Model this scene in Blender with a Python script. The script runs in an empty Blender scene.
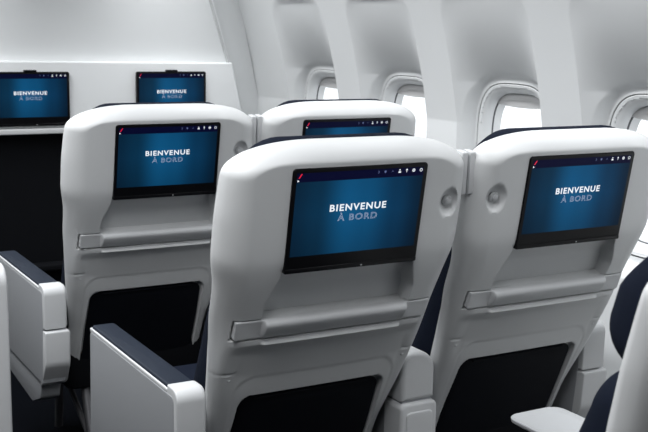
import bpy, math
import numpy as np
from mathutils import Vector, Matrix
COL = bpy.context.scene.collection
CZ = 1.40                     # eye height above the floor; heights below are given relative to it where noted
R = math.radians

# ------------------------------------------------------------------ materials
def new_mat(name):
    m = bpy.data.materials.new(name); m.use_nodes = True
    return m, m.node_tree, m.node_tree.nodes['Principled BSDF']
def mat(name, col, rough=.5, bump=0, scale=300, spec=.5, metal=0, var=0, coat=0):
    m, nt, b = new_mat(name)
    b.inputs['Base Color'].default_value = (*col, 1)
    b.inputs['Roughness'].default_value = rough
    b.inputs['Specular IOR Level'].default_value = spec
    b.inputs['Metallic'].default_value = metal
    b.inputs['Coat Weight'].default_value = coat
    tc = nt.nodes.new('ShaderNodeTexCoord')
    n = nt.nodes.new('ShaderNodeTexNoise'); n.inputs['Scale'].default_value = scale
    nt.links.new(tc.outputs['Object'], n.inputs['Vector'])
    if bump:
        bp = nt.nodes.new('ShaderNodeBump'); bp.inputs['Strength'].default_value = bump
        bp.inputs['Distance'].default_value = .001
        nt.links.new(n.outputs['Fac'], bp.inputs['Height']); nt.links.new(bp.outputs['Normal'], b.inputs['Normal'])
    if var:
        r = nt.nodes.new('ShaderNodeMix'); r.data_type = 'RGBA'
        r.inputs[6].default_value = (*[c*(1-var) for c in col], 1)
        r.inputs[7].default_value = (*[min(1, c*(1+var)) for c in col], 1)
        nt.links.new(n.outputs['Fac'], r.inputs[0]); nt.links.new(r.outputs[2], b.inputs['Base Color'])
    return m
def emis(name, col, s=1.0):
    m, nt, b = new_mat(name)
    b.inputs['Base Color'].default_value = (0, 0, 0, 1)
    b.inputs['Emission Color'].default_value = (*col, 1); b.inputs['Emission Strength'].default_value = s
    b.inputs['Roughness'].default_value = .4
    return m
M_SHELL = mat('shell_plastic', (.61, .62, .625), .42, .12, 900, var=.02)
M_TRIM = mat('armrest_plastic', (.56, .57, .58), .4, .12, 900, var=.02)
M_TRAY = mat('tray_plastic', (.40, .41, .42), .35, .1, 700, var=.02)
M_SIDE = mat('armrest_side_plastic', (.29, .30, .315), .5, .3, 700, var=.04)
M_PANEL = mat('cabin_wall_plastic', (.73, .745, .75), .55, .1, 500, var=.01)
M_BULK = mat('bulkhead_plastic', (.84, .855, .86), .55, .1, 500, var=.01)
M_NAVY = mat('navy_fabric', (.0032, .0062, .0155), .85, .9, 1400, spec=.12, var=.5)
M_PAD = mat('navy_leather', (.008, .013, .024), .6, .4, 900, spec=.22, var=.15)
M_BEZEL = mat('bezel_black', (.004, .004, .005), .3, 0, spec=.18)
M_POCKET = mat('pocket_black', (.0028, .0038, .007), .7, .3, 600, spec=.15)
M_DARK = mat('dark_base', (.003, .0035, .005), .85, .3, 500, spec=.12)
M_METAL = mat('leg_metal', (.18, .18, .19), .45, 0, metal=.6)
M_CARPET = mat('dark_carpet', (.0018, .0024, .004), .95, .8, 900, spec=.05, var=.4)
M_GAP = mat('seam_grey', (.22, .23, .24), .6)
M_BUTTON = mat('button_plastic', (.42, .43, .44), .3)
M_TAN = mat('tan_piping', (.32, .25, .20), .6)
M_SHADE = mat('window_shade_plastic', (.60, .60, .60), .6, .1, 300, var=.03)
M_WHITE = emis('screen_white', (.85, .9, .95), 1.0)
M_FAINT = emis('screen_faint', (.10, .13, .28), 1.0)
M_OUTL = emis('screen_outline', (.50, .56, .72), 1.0)
M_RED = emis('screen_red', (.75, .01, .04), 1.0)
# glass
m, nt, b = new_mat('window_glass')
b.inputs['Roughness'].default_value = .05
tr = nt.nodes.new('ShaderNodeBsdfTransparent'); gl = nt.nodes.new('ShaderNodeBsdfGlossy'); mx = nt.nodes.new('ShaderNodeMixShader')
gl.inputs['Roughness'].default_value = .05; mx.inputs[0].default_value = .06
nt.links.new(tr.outputs[0], mx.inputs[1]); nt.links.new(gl.outputs[0], mx.inputs[2])
nt.links.new(mx.outputs[0], nt.nodes['Material Output'].inputs['Surface']); M_GLASS = m
# the picture shown on every screen: blue glow with a darker bar on top (u,v from the UV map)
m, nt, b = new_mat('screen_picture')
b.inputs['Base Color'].default_value = (.002, .003, .005, 1); b.inputs['Roughness'].default_value = .4; b.inputs['Specular IOR Level'].default_value = .06
uv = nt.nodes.new('ShaderNodeUVMap'); sp = nt.nodes.new('ShaderNodeSeparateXYZ'); nt.links.new(uv.outputs[0], sp.inputs[0])
rx = nt.nodes.new('ShaderNodeValToRGB'); nt.links.new(sp.outputs[0], rx.inputs[0])
e = rx.color_ramp; e.interpolation = 'EASE'
e.elements[0].position = 0; e.elements[0].color = (.0018, .018, .044, 1)
e.elements[1].position = 1; e.elements[1].color = (.0012, .014, .036, 1)
for p_, c_ in ((.18, (.002, .028, .066)), (.42, (.004, .084, .205)), (.56, (.0035, .074, .182)), (.8, (.002, .034, .088))):
    x = e.elements.new(p_); x.color = (*c_, 1)
ry = nt.nodes.new('ShaderNodeValToRGB'); nt.links.new(sp.outputs[1], ry.inputs[0])
e = ry.color_ramp; e.elements[0].position = 0; e.elements[0].color = (.62, .62, .62, 1)
e.elements[1].position = .89; e.elements[1].color = (.85, .85, .85, 1)
x = e.elements.new(.5); x.color = (1, 1, 1, 1)
mu = nt.nodes.new('ShaderNodeMix'); mu.data_type = 'RGBA'; mu.blend_type = 'MULTIPLY'; mu.inputs[0].default_value = 1
nt.links.new(rx.outputs[0], mu.inputs[6]); nt.links.new(ry.outputs[0], mu.inputs[7])
gt = nt.nodes.new('ShaderNodeMath'); gt.operation = 'GREATER_THAN'; gt.inputs[1].default_value = .893
nt.links.new(sp.outputs[1], gt.inputs[0])
hx = nt.nodes.new('ShaderNodeMix'); hx.data_type = 'RGBA'; hx.inputs[7].default_value = (.0012, .0015, .019, 1)
nt.links.new(gt.outputs[0], hx.inputs[0]); nt.links.new(mu.outputs[2], hx.inputs[6])
nt.links.new(hx.outputs[2], b.inputs['Emission Color']); b.inputs['Emission Strength'].default_value = 1.0
M_PICT = m

# ------------------------------------------------------------------ mesh helpers
def mesh(name, V, F, m, parent=None, smooth=True, angle=35):
    me = bpy.data.meshes.new(name); me.from_pydata([tuple(v) for v in V], [], F)
    me.validate(); me.materials.append(m)
    import bmesh
    bm = bmesh.new(); bm.from_mesh(me); bmesh.ops.recalc_face_normals(bm, faces=bm.faces); bm.to_mesh(me); bm.free()
    if smooth:
        me.polygons.foreach_set('use_smooth', [True]*len(me.polygons))
        if angle: me.set_sharp_from_angle(angle=R(angle))
    o = bpy.data.objects.new(name, me); COL.objects.link(o)
    if parent: o.parent = parent
    return o
def loft(loops, cap0=True, cap1=True):
    V = []; F = []; n = len(loops[0])
    for L in loops: V += list(L)
    for k in range(len(loops)-1):
        for i in range(n):
            j = (i+1) % n
            F.append((k*n+i, k*n+j, (k+1)*n+j, (k+1)*n+i))
    if cap0: F.append(tuple(range(n))[::-1])
    if cap1: F.append(tuple(range((len(loops)-1)*n, len(loops)*n)))
    return V, F
def join(*parts):
    V = []; F = []
    for v, f in parts:
        o = len(V); V += list(v); F += [tuple(i+o for i in q) for q in f]
    return V, F
def rpoly(pts, rads, n=6):
    """2-D polygon with rounded corners"""
    out = []; N = len(pts)
    for i, p in enumerate(pts):
        r = rads[i] if hasattr(rads, '__len__') else rads
        p = Vector(p); a = (Vector(pts[i-1])-p); b = (Vector(pts[(i+1) % N])-p)
        la, lb = a.length, b.length; a.normalize(); b.normalize()
        ang = a.angle(b); d = min(r/math.tan(ang/2), la*.49, lb*.49) if r > 0 else 0
        if d <= 1e-6: out += [p.copy() for _ in range(n+1)]; continue
        for k in range(n+1):
            t = k/n; A = p+a*d; B = p+b*d
            # circular-like blend through a rational quadratic
            w = math.sin(ang/2); q = (A*(1-t)**2 + p*2*w*t*(1-t) + B*t*t)/((1-t)**2+2*w*t*(1-t)+t*t)
            out.append(q)
    return out
def inset(pts, d):
    """move a closed 2-D loop inwards by about d (scaled about its box centre)"""
    xs = [p[0] for p in pts]; ys = [p[1] for p in pts]
    cx, cy = (max(xs)+min(xs))/2, (max(ys)+min(ys))/2; w, h = (max(xs)-min(xs))/2, (max(ys)-min(ys))/2
    sx, sy = max(.02, (w-d)/w), max(.02, (h-d)/h)
    return [Vector((cx+(p[0]-cx)*sx, cy+(p[1]-cy)*sy)) for p in pts]
def slab(pts, a0, a1, T, r0=.004, r1=.004, n=4):
    """rounded-edge plate: outline pts (2-D), thickness a0..a1, T(p, a) -> 3-D"""
    L = []
    for k in range(n+1):
        t = k/n*math.pi/2
        L.append([T(q, a0+r0*(1-math.cos(t))) for q in inset(pts, r0*(1-math.sin(t)))])
    for k in range(n+1):
        t = (1-k/n)*math.pi/2
        L.append([T(q, a1-r1*(1-math.cos(t))) for q in inset(pts, r1*(1-math.sin(t)))])
    return loft(L)
def rect(x0, y0, x1, y1): return [(x0, y0), (x1, y0), (x1, y1), (x0, y1)]
def rbox(x0, y0, z0, x1, y1, z1, r=.006, e=.004):
    return slab(rpoly(rect(x0, y0, x1, y1), r, 4), z0, z1, lambda p, a: Vector((p[0], p[1], a)), e, e, 3)
def tube(p0, p1, r, n=12):
    p0, p1 = Vector(p0), Vector(p1); d = (p1-p0).normalized()
    a = d.orthogonal().normalized(); b = d.cross(a)
    return loft([[p+(a*math.cos(2*math.pi*i/n)+b*math.sin(2*math.pi*i/n))*r for i in range(n)] for p in (p0, p1)])
def empty(name, loc, label=None, cat=None, group=None):
    o = bpy.data.objects.new(name, None); COL.objects.link(o); o.location = loc; o.empty_display_size = .1
    tag(o, label, cat, group); return o
def tag(o, label=None, cat=None, group=None, kind=None):
    if label: o['label'] = label
    if cat: o['category'] = cat
    if group: o['group'] = group
    if kind: o['kind'] = kind
    return o
def sst(a, b, x):
    t = min(1, max(0, (x-a)/(b-a))); return t*t*(3-2*t)
def curve(tab):
    xs = np.array([a for a, _ in tab]); ys = np.array([b for _, b in tab])
    # smooth monotone-ish interpolation
    g = np.linspace(xs[0], xs[-1], 400); y = np.interp(g, xs, ys)
    k = np.hanning(31); k /= k.sum(); pad = 15
    yp = np.concatenate([np.full(pad, y[0])+(np.arange(-pad, 0))*(y[1]-y[0]), y, np.full(pad, y[-1])+(np.arange(1, pad+1))*(y[-1]-y[-2])])
    ys2 = np.convolve(yp, k, 'valid')
    return lambda v: float(np.interp(v, g, ys2))

# ------------------------------------------------------------------ lettering
def text_mesh(name, body, x0, y0, w, h, T, m, parent, bold=0.0, outline=0.0):
    cu = bpy.data.curves.new(name, 'FONT'); cu.body = body; cu.size = 1; cu.resolution_u = 4
    cu.space_character = 1.2
    if outline: cu.fill_mode = 'NONE'; cu.bevel_depth = outline; cu.bevel_resolution = 1
    else: cu.offset = bold; cu.extrude = .01
    to = bpy.data.objects.new(name, cu); COL.objects.link(to)
    bpy.context.view_layer.update()
    me = bpy.data.meshes.new_from_object(to.evaluated_get(bpy.context.evaluated_depsgraph_get()))
    bpy.data.objects.remove(to); bpy.data.curves.remove(cu)
    V = [v.co.copy() for v in me.vertices]; F = [tuple(p.vertices) for p in me.polygons]
    bpy.data.meshes.remove(me)
    xs = [v.x for v in V]
    xa, xb = min(xs), max(xs); cap = .73
    out = [T((x0+(v.x-xa)/(xb-xa)*w, y0+v.y/cap*h), -.0004-max(0, v.z)*.02) for v in V]
    return mesh(name, out, F, m, parent, smooth=False)

# ------------------------------------------------------------------ a screen (built in (u, v, depth) of its carrier)
def make_screen(parent, T, tab=False):
    W2, H = .165, .228
    o = mesh('screen', *slab(rpoly(rect(-W2, 0, W2, H), [.004, .004, .008, .008], 5), -.0025, .016, T, .002, .001), M_BEZEL, parent)
    TT = lambda p, a: T((p[0]-.001, p[1]+.002), a-.0028)
    u0, u1, v0, v1 = -.155, .155, .036, .217
    nx, ny = 12, 8
    V = []; F = []; uvs = []
    for j in range(ny+1):
        for i in range(nx+1):
            V.append(TT((u0+(u1-u0)*i/nx, v0+(v1-v0)*j/ny), 0)); uvs.append((i/nx, j/ny))
    for j in range(ny):
        for i in range(nx):
            a = j*(nx+1)+i; F.append((a, a+1, a+nx+2, a+nx+1))
    d = mesh('display', V, F, M_PICT, o, smooth=False)
    ul = d.data.uv_layers.new(name='UVMap')
    for l in d.data.loops: ul.data[l.index].uv = uvs[l.vertex_index]
    text_mesh('welcome_lettering', 'BIENVENUE', -.0705, .1305, .139, .0150, TT, M_WHITE, o, bold=.024)
    text_mesh('outlined_lettering', 'À BORD', -.049, .1085, .097, .0142, TT, M_OUTL, o, outline=.013)
    # status icons: four bright, three faint
    def disc(cx, cy, r0, r1=0, n=16, a0=0, a1=2*math.pi):
        V = []; F = []
        for k in range(n+1):
            t = a0+(a1-a0)*k/n
            V += [TT((cx+r1*math.cos(t), cy+r1*math.sin(t)), -.0005), TT((cx+r0*math.cos(t), cy+r0*math.sin(t)), -.0005)]
        for k in range(n): F.append((2*k, 2*k+1, 2*k+3, 2*k+2))
        return V, F
    def poly(*ps): return [TT(p, -.0005) for p in ps], [tuple(range(len(ps)))]
    y = .2105
    icons = [join(disc(.093, y+.0022, .0017), poly((.0895, y-.004), (.0965, y-.004), (.096, y-.0008), (.090, y-.0008))),
             join(poly((.1102, y-.004), (.1116, y-.004), (.1116, y+.002), (.1102, y+.002)), poly((.1078, y+.001), (.1140, y+.001), (.1109, y+.0045))),
             join(disc(.1289, y, .0038, .0022), poly((.1265, y-.0006), (.1313, y-.0006), (.1313, y+.0008), (.1265, y+.0008))),
             disc(.148, y, .0038, .0025)]
    for q in icons: mesh('status_icon', *q, M_WHITE, o, smooth=False)
    faint = [disc(.0385, y, .003, .0018, a0=-1.6, a1=1.6),
             poly((.0540, y+.0025), (.0590, y+.0025), (.0590, y-.0005), (.0565, y-.0035), (.0540, y-.0005)),
             poly((.0720, y-.0018), (.0750, y+.002), (.0780, y-.0018), (.0750, y+.0002))]
    for q in faint: mesh('status_icon', *q, M_FAINT, o, smooth=False)
    mesh('red_mark', *poly((-.1518, .2062), (-.1488, .2062), (-.1428, .2158), (-.1458, .2158)), M_RED, o, smooth=False)
    mesh('cursor_mark', *poly((-.1535, .1985), (-.1535, .2035), (-.1490, .2005)), M_WHITE, o, smooth=False)
    mesh('lower_lip', *slab(rpoly(rect(-W2+.001, .001, W2-.001, .011), .003, 3), -.0045, .004, T, .0015, .001), M_BEZEL, o)
    dk = mesh('camera_dot', *slab(rpoly(rect(.0195, .0035, .0235, .0075), .0018, 4), -.0052, -.003, T, .0003, .0003), M_BUTTON, o)
    if tab: mesh('top_latch', *slab(rpoly(rect(-.026, H-.002, .026, H+.008), .003, 4), -.006, .016, T, .002, .002), M_BEZEL, o)
    return o

# ------------------------------------------------------------------ the seat
TILT = R(9.668); ST, CT = math.sin(TILT), math.cos(TILT); ZS = CZ-.494
def S(p, a=0):    # p=(u,v) in the plane of the seatback screen, a = depth away from the viewer
    return Vector((p[0], -p[1]*ST+a*CT, ZS+p[1]*CT+a*ST))
VT, VB = .272, -.63
CA, CB, CP = .20, .068, 2.25        # the crowned top: corner half-axes and exponent
Wf = curve([(-.63, .226), (-.48, .232), (-.37, .249), (-.28, .262), (-.20, .274), (-.12, .284), (-.03, .291), (.025, .301), (.12, .302), (.20, .297), (.272, .288)])
FF = curve([(-.63, .142), (-.46, .103), (-.325, .070), (-.21, .050), (-.12, .036), (-.025, .010), (.018, .001), (.06, 0), (.272, 0)])
RIM = curve([(-.63, .215), (-.37, .160), (-.265, .130), (-.145, .098), (-.03, .076), (.272, .066)])
def width(v):
    w = Wf(v)
    if v > VT-CB: w = w-CA+CA*max(0, 1-(min(1, (v-(VT-CB))/CB))**CP)**(1/CP)
    return w
def box_mask(u, v, hw, v0, v1, e):
    return sst(-e, e, hw-abs(u))*sst(-e, e, v-v0)*sst(-e, e, v1-v)
def shell_depth(u, v, side=1, feats=True):
    s = Wf(v)-abs(u)
    # distance from the crowned top
    qx, qy = max(0, abs(u)-(Wf(v)-CA))/CA, max(0, v-(VT-CB))/CB
    if qy > 0:
        if qx <= 0: s = min(s, VT-v)
        else:
            r = (qx**CP+qy**CP)**(1/CP)
            g = math.hypot((qx/r)**(CP-1)/CA, (qy/r)**(CP-1)/CB)
            s = (1-r)/g
    s = max(0, s)
    su = max(0, Wf(v)-abs(u)); mixt = sst(.16, .235, v)
    rr = .060+(.034-.060)*mixt*sst(0, .10, su)
    t = max(0, 1-s/rr); kk = .36*mixt*sst(.02, .12, su)
    d = FF(v)+.007*(abs(u)/.3)**3+.052*(kk*t+(1-kk)*(1-math.sqrt(max(0, 1-t*t))))
    if not feats: return d
    a = abs(u)
    # hollow below the screen
    ur = .163+.022*sst(0, -.085, v)
    d += .038*sst(-.003, .0035, ur-a)*sst(-.118, -.111, v)*sst(.012, .0, v)*(.55+.45*sst(0, -.05, v))
    # seat of the tray bar, with its gap
    d += .014*box_mask(u, v, .2495, -.1655, -.1145, .0012)
    # lower ledge under the bar
    d -= .008*sst(.180, .172, a)*math.exp(-((v+.1780)/.0036)**2)
    # lower centre panel sinks in behind the flanks
    hw2 = .232-.010*sst(-.23, -.58, v)
    d += .020*sst(-.032, .022, hw2-a)*(.45*sst(-.176, -.21, v)+.55*min(1, max(0, (-.180-v)/.09)))
    hw3 = .212-.004*sst(-.28, -.58, v)
    qx, qy = max(0, a-(hw3-.05)), max(0, v-(-.276-.05)); r3 = .05-math.hypot(qx, qy)
    d += .002*sst(-.004, .006, r3)
    # mouth of the literature pocket
    hp = .190+.004*sst(-.32, -.48, v)
    qx, qy = max(0, a-(hp-.029)), max(0, v-(-.331-.029)); r4 = .029-math.hypot(qx, qy)
    d += .015*sst(-.003, .003, r4)
    # round hollow of the coat hook
    du, dv = (u-side*.241)/.026, (v-.130)/.033; q = du*du+dv*dv
    if q < 1: d += .016*(1-q)**.6
    # seam at the recline joint
    if a > .215: d += .0035*math.exp(-((v+.258+.10*(a-.215))/.0018)**2)
    return d

def build_shell(side, root):
    vs = list(np.arange(VB, -.34, .005))+list(np.arange(-.34, -.185, .004))+list(np.arange(-.185, -.095, .0016))+list(np.arange(-.095, .012, .003))+list(np.arange(.012, VT-CB-.001, .005))
    vs += [VT-CB+CB*math.sin(k/28*math.pi/2) for k in range(29)]
    aa = list(np.linspace(0, .855, 88))+[1-.145*math.cos(k/22*math.pi/2) for k in range(1, 23)]
    aa = [-x for x in aa[::-1]]+aa[1:]
    nc = len(aa); V = []; F = []
    for v in vs:
        w = width(v)
        for a in aa:
            u = a*w; V.append(S((u, v), shell_depth(u, v, side)))
    nr = len(vs)
    for j in range(nr-1):
        for i in range(nc-1):
            k = j*nc+i; F.append((k, k+1, k+nc+1, k+nc))
    # side walls, top wall and back face
    ring = [j*nc for j in range(nr)] + [(nr-1)*nc+i for i in range(1, nc)] + [j*nc+nc-1 for j in range(nr-2, -1, -1)]
    b0 = len(V); pos = []
    for idx in ring:
        j, i = divmod(idx, nc); v = vs[j]; u = aa[i]*width(v)
        pos.append((u, v)); V.append(S((u, v), max(RIM(v), shell_depth(u, v, side, False)+.004)-.003))
    for k in range(len(ring)-1): F.append((ring[k], ring[k+1], b0+k+1, b0+k))
    b1 = len(V)
    for (u, v) in pos:
        V.append(S((u*.985, v-.004*(v > .25)), max(RIM(v), shell_depth(u, v, side, False)+.004)+.001))
    for k in range(len(ring)-1): F.append((b0+k, b0+k+1, b1+k+1, b1+k))
    L = len(ring)
    for k in range(nr-1): F.append((b1+k, b1+k+1, b1+L-2-k, b1+L-1-k))
    top = list(range(b1+nr-1, b1+L-nr+1))
    if len(top) > 2: F.append(tuple(top))
    # bottom closing strip
    F.append(tuple([b1, b0]+list(range(nc))+[b0+L-1, b1+L-1]))
    return mesh('back_shell', V, F, M_SHELL, root, angle=50)

def build_tray_bar(root):
    us = np.concatenate([[-.2465, -.2462, -.2450, -.2430], np.arange(-.240, .2401, .0025), [.2430, .2450, .2462, .2465]])
    vs = np.concatenate([[-.1425, -.1422, -.1412], np.arange(-.140, -.0985, .0014), [-.0972, -.0965]])-.020
    V = []; F = []
    for v in vs:
        for u in us:
            rc = .009; qx, qy = max(0, abs(u)-(.2465-rc)), max(0, -(v)-(.1625-rc)); s = rc-math.hypot(qx, qy)
            uu, vv = u, v
            if qx > 0 and qy > 0 and s < 0:
                f_ = rc/math.hypot(qx, qy); uu = math.copysign(.2465-rc+qx*f_, u); vv = -(.1625-rc+qy*f_); s = 0
            e = min(.2465-abs(uu), .1625+vv, -.1165-vv, .003)
            d = FF(vv)+.001+.003*(1-math.sqrt(max(0, 1-(1-max(0, e)/.003)**2)))
            blend = sst(.1840, .1790, abs(uu))
            h_ = (-.1165-vv)/.046
            bulge = .0150*((1-(1-min(1, h_/.30))**2)**.5 if h_ < .30 else .15+.85*(1-((h_-.30)/.70)**1.6) if h_ < 1 else .15) if h_ > 0 else 0
            d -= blend*bulge
            V.append(S((uu, vv), d))
    nc, nr = len(us), len(vs)
    for j in range(nr-1):
        for i in range(nc-1):
            k = j*nc+i; F.append((k, k+1, k+nc+1, k+nc))
    ring = list(range(nc))+[j*nc+nc-1 for j in range(1, nr)]+[(nr-1)*nc+i for i in range(nc-2, -1, -1)]+[j*nc for j in range(nr-2, 0, -1)]
    b = len(V)
    for idx in ring: V.append(V[idx]+Vector((0, CT, ST))*.010)
    L = len(ring)
    for k in range(L): F.append((ring[k], ring[(k+1) % L], b+(k+1) % L, b+k))
    return mesh('tray_table_bar', V, F, M_TRIM, root, angle=50)

def cushion(name, prof, m, root, hw, v0, v1, rc, d0, d1, r=.04):
    """padded block in the (u,v) plane, leaning with the back; d0/d1 depth functions of v"""
    pts = rpoly(rect(-hw, v0, hw, v1), rc, 8)
    def T(p, a): return S(p, d0(p[1])+(d1(p[1])-d0(p[1]))*a)
    L = []
    for k in range(9):
        t = k/8*math.pi/2
        L.append([T(q, .35+.65*math.sin(t)) for q in inset(pts, r*(1-math.cos(t)))])
    L = [[T(q, 0) for q in inset(pts, .003)], [T(q, .1) for q in pts]]+L
    for s_ in (.5, .15): L.append([T(q, 1.02) for q in inset(pts, r+(hw-r)*(1-s_)*.9)])
    return mesh(name, *loft(L), m, root, angle=60)

def armrest(root, x0, x1, outer, inner_console=False, top=CZ-.745, y0=.085, y1=.665):
    """one armrest: side panels, near end cap, padded top.  outer = -1/1: which face shows the aisle-side panel"""
    zt = top; xm = (x0+x1)/2
    prof = [(y0, zt-.30+.0), (y0+.07, zt-.375), (y0+.17, zt-.405), (y1-.03, zt-.405), (y1, zt-.36), (y1, zt), (y0-.004, zt)]
    body = [(y0+.012, zt-.300), (y0+.002, zt-.19), (y0-.004, zt-.02), (y0+.02, zt-.012), (y1, zt-.012), (y1+.01, zt-.30)]
    T = lambda p, a: Vector((a, p[0], p[1]))
    # side body (satin grey faces)
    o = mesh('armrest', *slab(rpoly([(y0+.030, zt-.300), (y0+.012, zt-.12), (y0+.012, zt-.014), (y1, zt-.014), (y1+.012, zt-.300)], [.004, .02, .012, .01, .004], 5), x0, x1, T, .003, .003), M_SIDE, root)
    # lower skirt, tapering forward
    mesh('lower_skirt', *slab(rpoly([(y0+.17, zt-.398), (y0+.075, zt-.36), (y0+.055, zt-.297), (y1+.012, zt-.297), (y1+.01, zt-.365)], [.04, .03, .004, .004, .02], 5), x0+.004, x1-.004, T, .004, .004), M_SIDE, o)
    # near end cap in two pieces: rounded hood above, bulged panel below
    e = .006
    mesh('end_cap', *slab(rpoly([(y0-.004, zt-.125), (y0-.006, zt+.004), (y0+.052, zt+.004), (y0+.052, zt-.125)], [.002, .040, .003, .002], 8), x0+.001, x1+.003, T, .004, .012), M_TRIM, o)
    mesh('end_panel', *slab(rpoly([(y0+.045, zt-.310), (y0-.006, zt-.235), (y0-.013, zt-.130), (y0+.05, zt-.130), (y0+.06, zt-.31)], [.01, .05, .006, .003, .003], 6), x0+.001, x1+.010, T, .004, .012), M_TRIM, o)
    # padded top with a thin pale rim
    mesh('top_rim', *rbox(x0+.001, y0+.05, zt-.016, x1-.001, y1+.004, zt-.006, .004, .002), M_TRIM, o)
    mesh('arm_pad', *rbox(x0+.005, y0+.053, zt-.010, x1-.004, y1, zt+.001, .008, .004), M_PAD, o)
    return o
def console(root, x0, x1, y0=.165, y1=.60, zt=CZ-.782):
    T = lambda p, a: Vector((a, p[0], p[1]))
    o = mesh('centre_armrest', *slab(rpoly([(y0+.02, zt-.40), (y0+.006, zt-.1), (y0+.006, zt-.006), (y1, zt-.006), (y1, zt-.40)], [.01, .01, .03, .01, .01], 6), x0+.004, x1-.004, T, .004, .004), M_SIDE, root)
    # hood, rounded seen from behind (outline in x,z)
    Y = lambda p, a: Vector((p[0], a, p[1]))
    mesh('end_cap', *slab(rpoly([(x0, zt-.112), (x1, zt-.112), (x1, zt+.010), (x0, zt+.014)], [.002, .002, .055, .03], 8), y0, y0+.09, Y, .012, .003), M_TRIM, o)
    mesh('end_panel', *slab(rpoly([(x0-.006, zt-.39), (x1+.006, zt-.39), (x1+.006, zt-.116), (x0-.006, zt-.116)], [.01, .01, .016, .016], 6), y0-.006, y0+.07, Y, .008, .003), M_TRIM, o)
    mesh('inset_panel', *slab(rpoly([(x0+.010, zt-.38), (x1-.010, zt-.38), (x1-.010, zt-.138), (x0+.010, zt-.138)], .012, 5), y0-.010, y0+.0, Y, .004, .001), M_TRIM, o)
    mesh('arm_pad', *rbox(x0+.006, y0+.095, zt-.010, x1-.006, y1-.004, zt+.008, .01, .005), M_PAD, o)
    return o

def make_seat(side, name, loc):
    """side=+1: coat hook right, aisle armrest left, shared armrest right; side=-1 mirrors the carcass"""
    root = empty(name, loc)
    build_shell(side, root)
    make_screen(root, S)
    build_tray_bar(root)
    # literature pocket
    vt, vb = -.336, -.624
    def PT(p, a): return S(p, FF(p[1])+.036+a)
    V = []; F = []
    rows = np.linspace(vb, vt, 40); cols = np.linspace(-1, 1, 41)
    def hwp(v):
        h = .188+.004*sst(-.32, -.48, v)-.004; r = .030
        if v > vt-r: h = h-r+math.sqrt(max(0, r*r-(v-vt+r)**2))
        return h
    for v in rows:
        for c in cols:
            V.append(S((c*hwp(v), v), FF(v)+.0335-.006*(1-c*c)**.5*sst(vb, vb+.03, v)*sst(vt+.0, vt-.03, v)))
    nc = len(cols)
    for j in range(len(rows)-1):
        for i in range(nc-1): k = j*nc+i; F.append((k, k+1, k+nc+1, k+nc))
    ring = list(range(nc))+[j*nc+nc-1 for j in range(1, len(rows))]+[(len(rows)-1)*nc+i for i in range(nc-2, -1, -1)]+[j*nc for j in range(len(rows)-2, 0, -1)]
    b = len(V)
    for idx in ring: V.append(V[idx]+Vector((0, CT, ST))*.009)
    for k in range(len(ring)): F.append((ring[k], ring[(k+1) % len(ring)], b+(k+1) % len(ring), b+k))
    pkt = mesh('literature_pocket', V, F, M_POCKET, root, angle=60)
    tb = [S((-.150+.30*k/12, -.342), FF(-.342)+.0285) for k in range(13)]
    mesh('pocket_hem', *join(*[tube(tb[k], tb[k+1], .0028, 8) for k in range(12)]), M_POCKET, pkt)
    # coat hook in its round hollow
    cd = shell_depth(side*.241, .130, side)
    prof = [(0, .0), (.004, 0), (.0078, .0012), (.0082, .004), (.0115, .005), (.013, .007), (.013, .014)]
    L = [[S((side*.241+r_*math.cos(2*math.pi*i/24)+.0, .130+r_*math.sin(2*math.pi*i/24)), cd-.012+z_) for i in range(24)] for r_, z_ in prof[1:]]
    hk = mesh('coat_hook', *loft(L), M_BUTTON, root)
    # little covers at the recline joint
    for s_ in (-1, 1):
        u, v = s_*.228, -.278; d = shell_depth(u, v, side)+.0015
        L = [[S((u+r_*math.cos(2*math.pi*i/14), v+r_*math.sin(2*math.pi*i/14)), d+z_) for i in range(14)] for r_, z_ in ((.001, -.0025), (.0035, -.002), (.005, 0), (.005, .004))]
        mesh('joint_cover', *loft(L), M_SHELL, root)
    # privacy wing on the inner side
    mesh('privacy_wing', *slab(rpoly([(.018, .135), (.060, .135), (.060, .232), (.030, .232)], .004, 3), .289 if side > 0 else -.3045, .3045 if side > 0 else -.289,
         lambda p, a: S((a, p[1]), p[0]+.012), .002, .002), M_TRIM, root)
    # cushions
    cushion('headrest', None, M_NAVY, root, .243, .070, .268, [.05, .05, .095, .095], lambda v: RIM(v)-.002, lambda v: RIM(v)+.078+.028*sst(.24, .15, v), .036)
    cushion('backrest_cushion', None, M_NAVY, root, .252, -.48, .077, [.03, .03, .05, .05], lambda v: RIM(v)-.012, lambda v: RIM(v)+.098+.02*sst(.1, -.3, v), .045)
    sc = mesh('seat_cushion', *slab(rpoly(rect(-.245, .335, .245, .72), [.03, .03, .06, .06], 6), .385, .505, lambda p, a: Vector((p[0], p[1], a)), .02, .035, 6), M_NAVY, root)
    # base
    bs = mesh('seat_base', *rbox(-.235, .262, .25, .235, .68, .385, .03, .01), M_DARK, root)
    mesh('piping', *tube((-.215, .2615, .372), (.215, .2615, .372), .0015, 8), M_TAN, bs)
    for sx in (-1, 1):
        mesh('leg', *tube((sx*.17, .30, .255), (sx*.17, .20, .0), .014), M_METAL, root)
        mesh('leg', *tube((sx*.17, .58, .275), (sx*.17, .62, .0), .014), M_METAL, root)
        mesh('brace', *tube((sx*.17, .21, .06), (sx*.17, .58, .25), .009), M_METAL, root)
    mesh('cross_bar', *tube((-.17, .235, .10), (.17, .235, .10), .010), M_METAL, root)
    if side > 0:
        armrest(root, -.371, -.303, -1)
        console(root, .256, .354)
    else:
        armrest(root, .262, .345, 1, top=CZ-.785, y0=.20)
    return root

def copy_tree(o, parent=None, skip=()):
    c = o.copy(); COL.objects.link(c)
    if parent: c.parent = parent
    for ch in o.children:
        copy_tree(ch, c)
    return c

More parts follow.
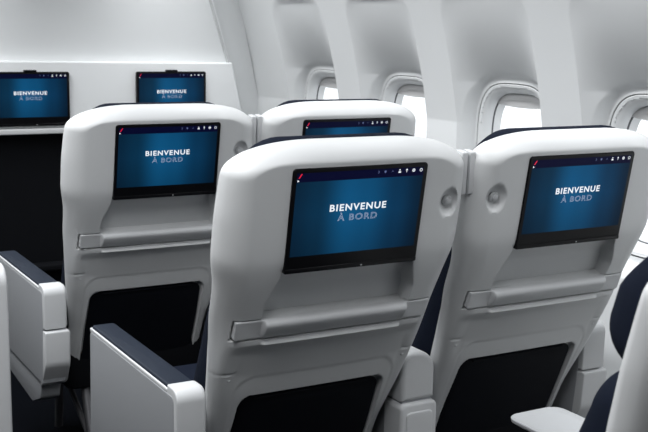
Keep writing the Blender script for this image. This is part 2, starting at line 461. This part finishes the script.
XC, YR, SP, PIT = 1.170, 1.911, .616, 1.082
GR = 'airline seats in rows facing the bulkhead'
seatC = make_seat(1, 'airplane_seat', (XC, YR, 0))
tag(seatC, 'white-backed seat with the largest lit screen, navy-topped armrest on its left, centre of the picture', 'airplane seat', GR)
seatA = copy_tree(seatC); seatA.location = (XC, YR+PIT, 0)
for ch in seatA.children:
    if ch.name.startswith('armrest'): ch.location.y -= .058
tag(seatA, 'white-backed aisle seat of the front row at left, before the bulkhead, nearest the dark aisle', 'airplane seat', GR)
seatE = copy_tree(seatC); seatE.location = (XC, YR-1.125, 0)
tag(seatE, 'nearest seat at the lower right edge, only navy cushion side and pale shell edge showing', 'airplane seat', GR)
seatD = make_seat(-1, 'airplane_seat', (XC+SP, YR, 0))
tag(seatD, 'white-backed window seat at right with round hook hollow left of its lit screen', 'airplane seat', GR)
seatB = copy_tree(seatD); seatB.location = (XC+SP, YR+PIT, 0)
tag(seatB, 'front-row window seat seen mostly hidden, only its white top and upper screen strip showing', 'airplane seat', GR)
# cocktail tray slid out of the nearest seat's shared armrest
tx0, tx1 = 1.413-XC, 1.556-XC
ty0, ty1 = 1.30-(YR-1.125), 1.672-(YR-1.125); tz = CZ-.79
tp = rpoly(rect(tx0, ty0, tx1, ty1), [.01, .01, .03, .03], 8)
Z = lambda p, a: Vector((p[0], p[1], a))
L = [[Z(q, tz-.016) for q in inset(tp, .012)], [Z(q, tz-.008) for q in inset(tp, .001)], [Z(q, tz-.002) for q in tp], [Z(q, tz) for q in inset(tp, .0015)],
     [Z(q, tz) for q in inset(tp, .006)], [Z(q, tz-.0035) for q in inset(tp, .010)]]
ct = mesh('cocktail_tray', *loft(L), M_TRAY, seatE, angle=40)
mesh('tray_arm', *rbox(tx0+.03, ty0+.04, tz-.05, tx1-.03, ty1-.09, tz-.014, .01, .004), M_SIDE, ct)

# armrest of the seat across the aisle, just inside the left edge of the picture
ax = .600
am = empty('armrest', (ax-.06, 2.56, 0), 'pale grey armrest end at the far left edge, across the aisle from the other seats', 'armrest')
T = lambda p, a: Vector((a, p[0], p[1]))
mesh('side_panel', *slab(rpoly([(.04, .20), (.0, .30), (.0, CZ-.565), (.62, CZ-.60), (.62, .26), (.2, .2)], [.03, .05, .05, .03, .04, .03], 8), -.012, .055, T, .006, .010), M_TRIM, am)
mesh('arm_pad', *slab(rpoly([(.06, CZ-.580), (.06, CZ-.562), (.58, CZ-.594), (.58, CZ-.612)], .003, 3), -.004, .045, T, .003, .003), M_PAD, am)
mesh('foot', *rbox(-.005, .10, 0, .045, .50, .215, .01, .004), M_DARK, am)

# ------------------------------------------------------------------ side wall with scooped window bays
YW = [2.185+.635*k for k in range(-3, 4)]      # bay centres
WZ, WHH, WHW = CZ-.396, .240, .188               # window frame centre height, half height, half width
FX = 2.352
def wbase(z):
    r = z-CZ
    if r > -.30: 
        t = r+.30; x = 2.292-.16*t-.20*t*t if t < .6 else 2.124-.40*(t-.6)-.4*(t-.6)**2
        return x
    return 2.292+.0*r if r > -.62 else 2.292-.06*sst(-.62, -.66, r)*0-.10*sst(-1.0, -1.4, r)
def sellip(y, z, yc, hw, hh, p=3.6): return ((abs(y-yc)/hw)**p+(abs(z-WZ)/hh)**p)**(1/p)
SH = .226
def wall_x(y, z):
    b = wbase(z); yc = min(YW, key=lambda q: abs(q-y)); r = z-CZ
    a = abs(y-yc)
    top = .152; rc = .10
    hw = SH
    if r > top-rc: hw = SH-rc+math.sqrt(max(0, rc*rc-(r-top+rc)**2)) if r < top else 0
    x = b
    if a < hw and r > -.70:
        D = .0865*min(1, max(0, (top+.01-r)/(top+.01+.155)))**2.3*sst(-.70, -.56, r)+.012*sst(top, top-.03, r)*sst(-.70, -.66, r)
        q = a/hw
        x = b+D*(1-q**3.0)
    e = sellip(y, z, yc, WHW, WHH)
    if e < 1.14: x = x+(FX+.003-x)*sst(1.14, 1.05, e)
    if abs(r+.655) < .012: x += .006*math.exp(-((r+.655)/.003)**2)
    return x
ys = [-1.2, -.9, -.5, -.2, 0.0]
bay = [-.3175, -.29, -.26, -.24, -.2275]+list(np.linspace(-SH, SH, 97))+[.2275, .24, .26, .29]
ys = list(np.arange(-1.2, YW[0]-.33, .1))
for c in YW: ys += [c+q for q in bay]
ys += [YW[-1]+.3175, 4.50, 4.62, 4.9]
zs = list(np.arange(0, .68, .05))+list(np.arange(.70, .78, .003))+list(np.arange(.78, 1.27, .0045))+list(np.arange(1.27, 1.60, .01))+list(np.arange(1.60, 2.21, .04))
V = []; F = []; ny = len(ys)
for z in zs:
    for y in ys: V.append((wall_x(y, z), y, z))
for j in range(len(zs)-1):
    for i in range(ny-1):
        yc = min(YW, key=lambda q: abs(q-ys[i])); ym = (ys[i]+ys[i+1])/2; zm = (zs[j]+zs[j+1])/2
        if sellip(ym, zm, yc, WHW-.014, WHH-.014) < 1: continue
        k = j*ny+i; F.append((k, k+1, k+ny+1, k+ny))
w = mesh('wall_right', V, F, M_PANEL, None, angle=40); tag(w, kind='structure')
sd = w.modifiers.new('thick', 'SOLIDIFY'); sd.thickness = .004; sd.offset = 0

def se_loop(yc, hw, hh, x, zc=WZ, p=3.6, n=72):
    out = []
    for i in range(n):
        t = 2*math.pi*i/n; c, s_ = math.cos(t), math.sin(t)
        r = (abs(c)**p+abs(s_)**p)**(-1/p)
        out.append(Vector((x, yc+hw*r*c, zc+hh*r*s_)))
    return out
for k, yc in enumerate(YW):
    wn = empty('window_%d' % (k+1), (FX, yc, WZ)); tag(wn, kind='structure')
    def put(name, VF, m):
        o = mesh(name, [Vector(v)-Vector((FX, yc, WZ)) for v in VF[0]], VF[1], m, wn, angle=40); return o
    h, g = WHW, WHH
    fr = loft([se_loop(yc, h-.002, g-.002, FX+.010), se_loop(yc, h-.002, g-.002, FX+.001), se_loop(yc, h-.004, g-.004, FX-.0005), se_loop(yc, h-.012, g-.013, FX+.002),
               se_loop(yc, h-.020, g-.023, FX+.008), se_loop(yc, h-.026, g-.030, FX+.020), se_loop(yc, h-.030, g-.034, FX+.040)], False, False)
    put('window_frame', fr, M_PANEL)
    put('frame_seam', loft([se_loop(yc, h+.0015, g+.0015, FX+.001), se_loop(yc, h-.003, g-.003, FX+.001), se_loop(yc, h-.003, g-.003, FX+.006), se_loop(yc, h+.001, g+.001, FX+.006)], False, False), M_GAP)
    # the gap the shade slides in, then the outer reveal to the pane
    put('shade_track', loft([se_loop(yc, h-.030, g-.034, FX+.040), se_loop(yc, h-.026, g-.030, FX+.0405), se_loop(yc, h-.026, g-.030, FX+.0435), se_loop(yc, h-.034, g-.038, FX+.044)], False, False), M_GAP)
    put('outer_reveal', loft([se_loop(yc, h-.034, g-.038, FX+.044), se_loop(yc, h-.037, g-.042, FX+.056), se_loop(yc, h-.041, g-.047, FX+.070)], False, False), M_PANEL)
    put('window_pane', loft([se_loop(yc, h-.038, g-.044, FX+.064), se_loop(yc, h-.038, g-.044, FX+.068)]), M_GLASS)
    # shade pulled a little way down: bottom edge bowed
    zt = WZ+g-.033; zb = WZ+g-.082
    pts = [Vector((yc-(h-.030)+2*(h-.030)*i/24, zb+.012*(abs(i/12-1))**2.4)) for i in range(25)]+[Vector((yc+(h-.030), zt-.035)), Vector((yc+(h-.075), zt)), Vector((yc-(h-.075), zt)), Vector((yc-(h-.030), zt-.035))]
    put('window_shade', slab(pts, FX+.0405, FX+.0435, lambda p, a: Vector((a, p[0], p[1])), .001, .001, 2), M_SHADE)

# ------------------------------------------------------------------ bulkhead (front wall)
YB = 4.56
def bx_poly(pts, y0, y1, r=.002, e=.003): return slab(rpoly(pts, r, 3), y0, y1, lambda p, a: Vector((p[0], a, p[1])), e, e, 3)
# upper wall: set back, its right edge leans with the cabin side
up = mesh('wall_front', *bx_poly([(-3.4, CZ-.16), (2.125, CZ-.16), (2.035, CZ+.14), (1.87, CZ+.8), (-3.4, CZ+.8)], YB+.03, YB+.07), M_BULK, None); tag(up, kind='structure')
tr = mesh('trim_1', *bx_poly([(2.103, CZ-.145), (2.113, CZ-.145), (2.023, CZ+.14), (1.86, CZ+.8), (1.85, CZ+.8), (2.013, CZ+.14)], YB+.022, YB+.034, .001, .001), M_SHELL, None); tag(tr, kind='structure')
lo = mesh('wall_front_lower', *bx_poly([(-3.4, CZ-.435), (2.175, CZ-.442), (2.110, CZ-.141), (-3.4, CZ-.113)], YB-.02, YB+.04, .003, .008), M_BULK, None); lo.name = 'trim_2'; tag(lo, kind='structure')
bk = mesh('trim_3', *bx_poly([(-3.4, 0), (2.27, 0), (2.19, CZ-.44), (-3.4, CZ-.44)], YB+.02, YB+.06, .001, .001), M_DARK, None); tag(bk, kind='structure')
lip = mesh('trim_4', *bx_poly([(-3.4, CZ-.440), (2.15, CZ-.442), (2.15, CZ-.420), (-3.4, CZ-.416)], YB-.045, YB-.018, .003, .004), M_SHELL, None); tag(lip, kind='structure')
cl = mesh('trim_5', *bx_poly([(2.10, 0), (2.29, 0), (2.29, CZ-.3), (2.2, CZ+.1), (1.9, CZ+.8), (1.8, CZ+.8), (2.03, CZ+.14)], YB+.075, YB+.11, .001, .001), M_PANEL, None); tag(cl, kind='structure')
# monitors on the bulkhead
for (xc_, lab) in ((1.170, 'black-framed monitor on the white bulkhead at the left edge, whole picture in view'), (1.803, 'black-framed monitor on the white bulkhead, its lower half hidden by the seat in front')):
    mo = empty('bulkhead_monitor', (xc_, YB-.036, CZ-.408), lab, 'monitor', 'monitors on the bulkhead')
    make_screen(mo, lambda p, a: Vector((p[0], a, p[1])), tab=True)
    mesh('mounting_plate', *slab(rpoly(rect(-.12, .03, .12, .20), .01, 4), .0155, .0225, lambda p, a: Vector((p[0], a, p[1])), .001, .001), M_BEZEL, mo)

# low dark foot bin below the bulkhead ledge
fb = mesh('trim_6', *rbox(-3.4, YB-.05, .36, 2.10, YB+.02, .39, .01, .008), M_DARK, None); tag(fb, kind='structure')

# ------------------------------------------------------------------ rest of the cabin
fl = mesh('floor', *rbox(-3.5, -1.3, -.05, 2.34, 4.9, 0, .001, .001), M_CARPET, None, smooth=False); tag(fl, kind='structure')
ce = mesh('ceiling', *rbox(-3.5, -1.3, 2.2, 2.34, 4.9, 2.25, .001, .001), M_BULK, None, smooth=False); tag(ce, kind='structure')
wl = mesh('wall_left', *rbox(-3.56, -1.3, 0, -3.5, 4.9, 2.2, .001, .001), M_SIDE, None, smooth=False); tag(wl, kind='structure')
wb = mesh('wall_back', *rbox(-3.5, -1.36, 0, 2.34, -1.3, 2.2, .001, .001), M_DARK, None, smooth=False); tag(wb, kind='structure')

# ------------------------------------------------------------------ light
def area(name, loc, rot, sx, sy, e, col=(1, 1, 1), spread=180):
    d = bpy.data.lights.new(name, 'AREA'); d.shape = 'RECTANGLE'; d.size = sx; d.size_y = sy; d.energy = e; d.color = col; d.spread = R(spread)
    o = bpy.data.objects.new(name, d); COL.objects.link(o); o.location = loc; o.rotation_euler = rot; return o
area('ceiling_wash_light', (.30, 2.5, 2.17), (0, 0, 0), .8, 4.0, 78, (.97, .985, 1), 150)
area('sidewall_wash_light', (1.70, 2.3, 2.08), (0, R(-14), 0), .16, 5.0, 29, (.97, .985, 1), 110)
wd = bpy.data.worlds.new('sky'); bpy.context.scene.world = wd; wd.use_nodes = True
bg = wd.node_tree.nodes['Background']; bg.inputs[0].default_value = (.93, .965, 1, 1); bg.inputs[1].default_value = 1.5

# ------------------------------------------------------------------ camera
f, yaw, pit, rol = 1065.7, R(29.925), R(9.709), R(1.0246)
fw = Vector((math.sin(yaw)*math.cos(pit), math.cos(yaw)*math.cos(pit), -math.sin(pit)))
r_ = Vector((math.cos(yaw), -math.sin(yaw), 0)); u_ = r_.cross(fw)
r2 = r_*math.cos(rol)+u_*math.sin(rol); u2 = -r_*math.sin(rol)+u_*math.cos(rol)
cam = bpy.data.cameras.new('camera'); co = bpy.data.objects.new('camera', cam); COL.objects.link(co)
Mx = Matrix((r2, u2, -fw)).transposed().to_4x4(); Mx.translation = Vector((0, 0, CZ)); co.matrix_world = Mx
cam.sensor_width = 36; cam.lens = f/648*36; cam.clip_start = .05
cam.dof.use_dof = True; cam.dof.focus_distance = 2.35; cam.dof.aperture_fstop = 14
sc = bpy.context.scene; sc.camera = co
sc.view_settings.view_transform = 'Standard'; sc.view_settings.look = 'None'; sc.view_settings.gamma = 1
sc.view_settings.use_curve_mapping = False; sc.view_settings.exposure = 0
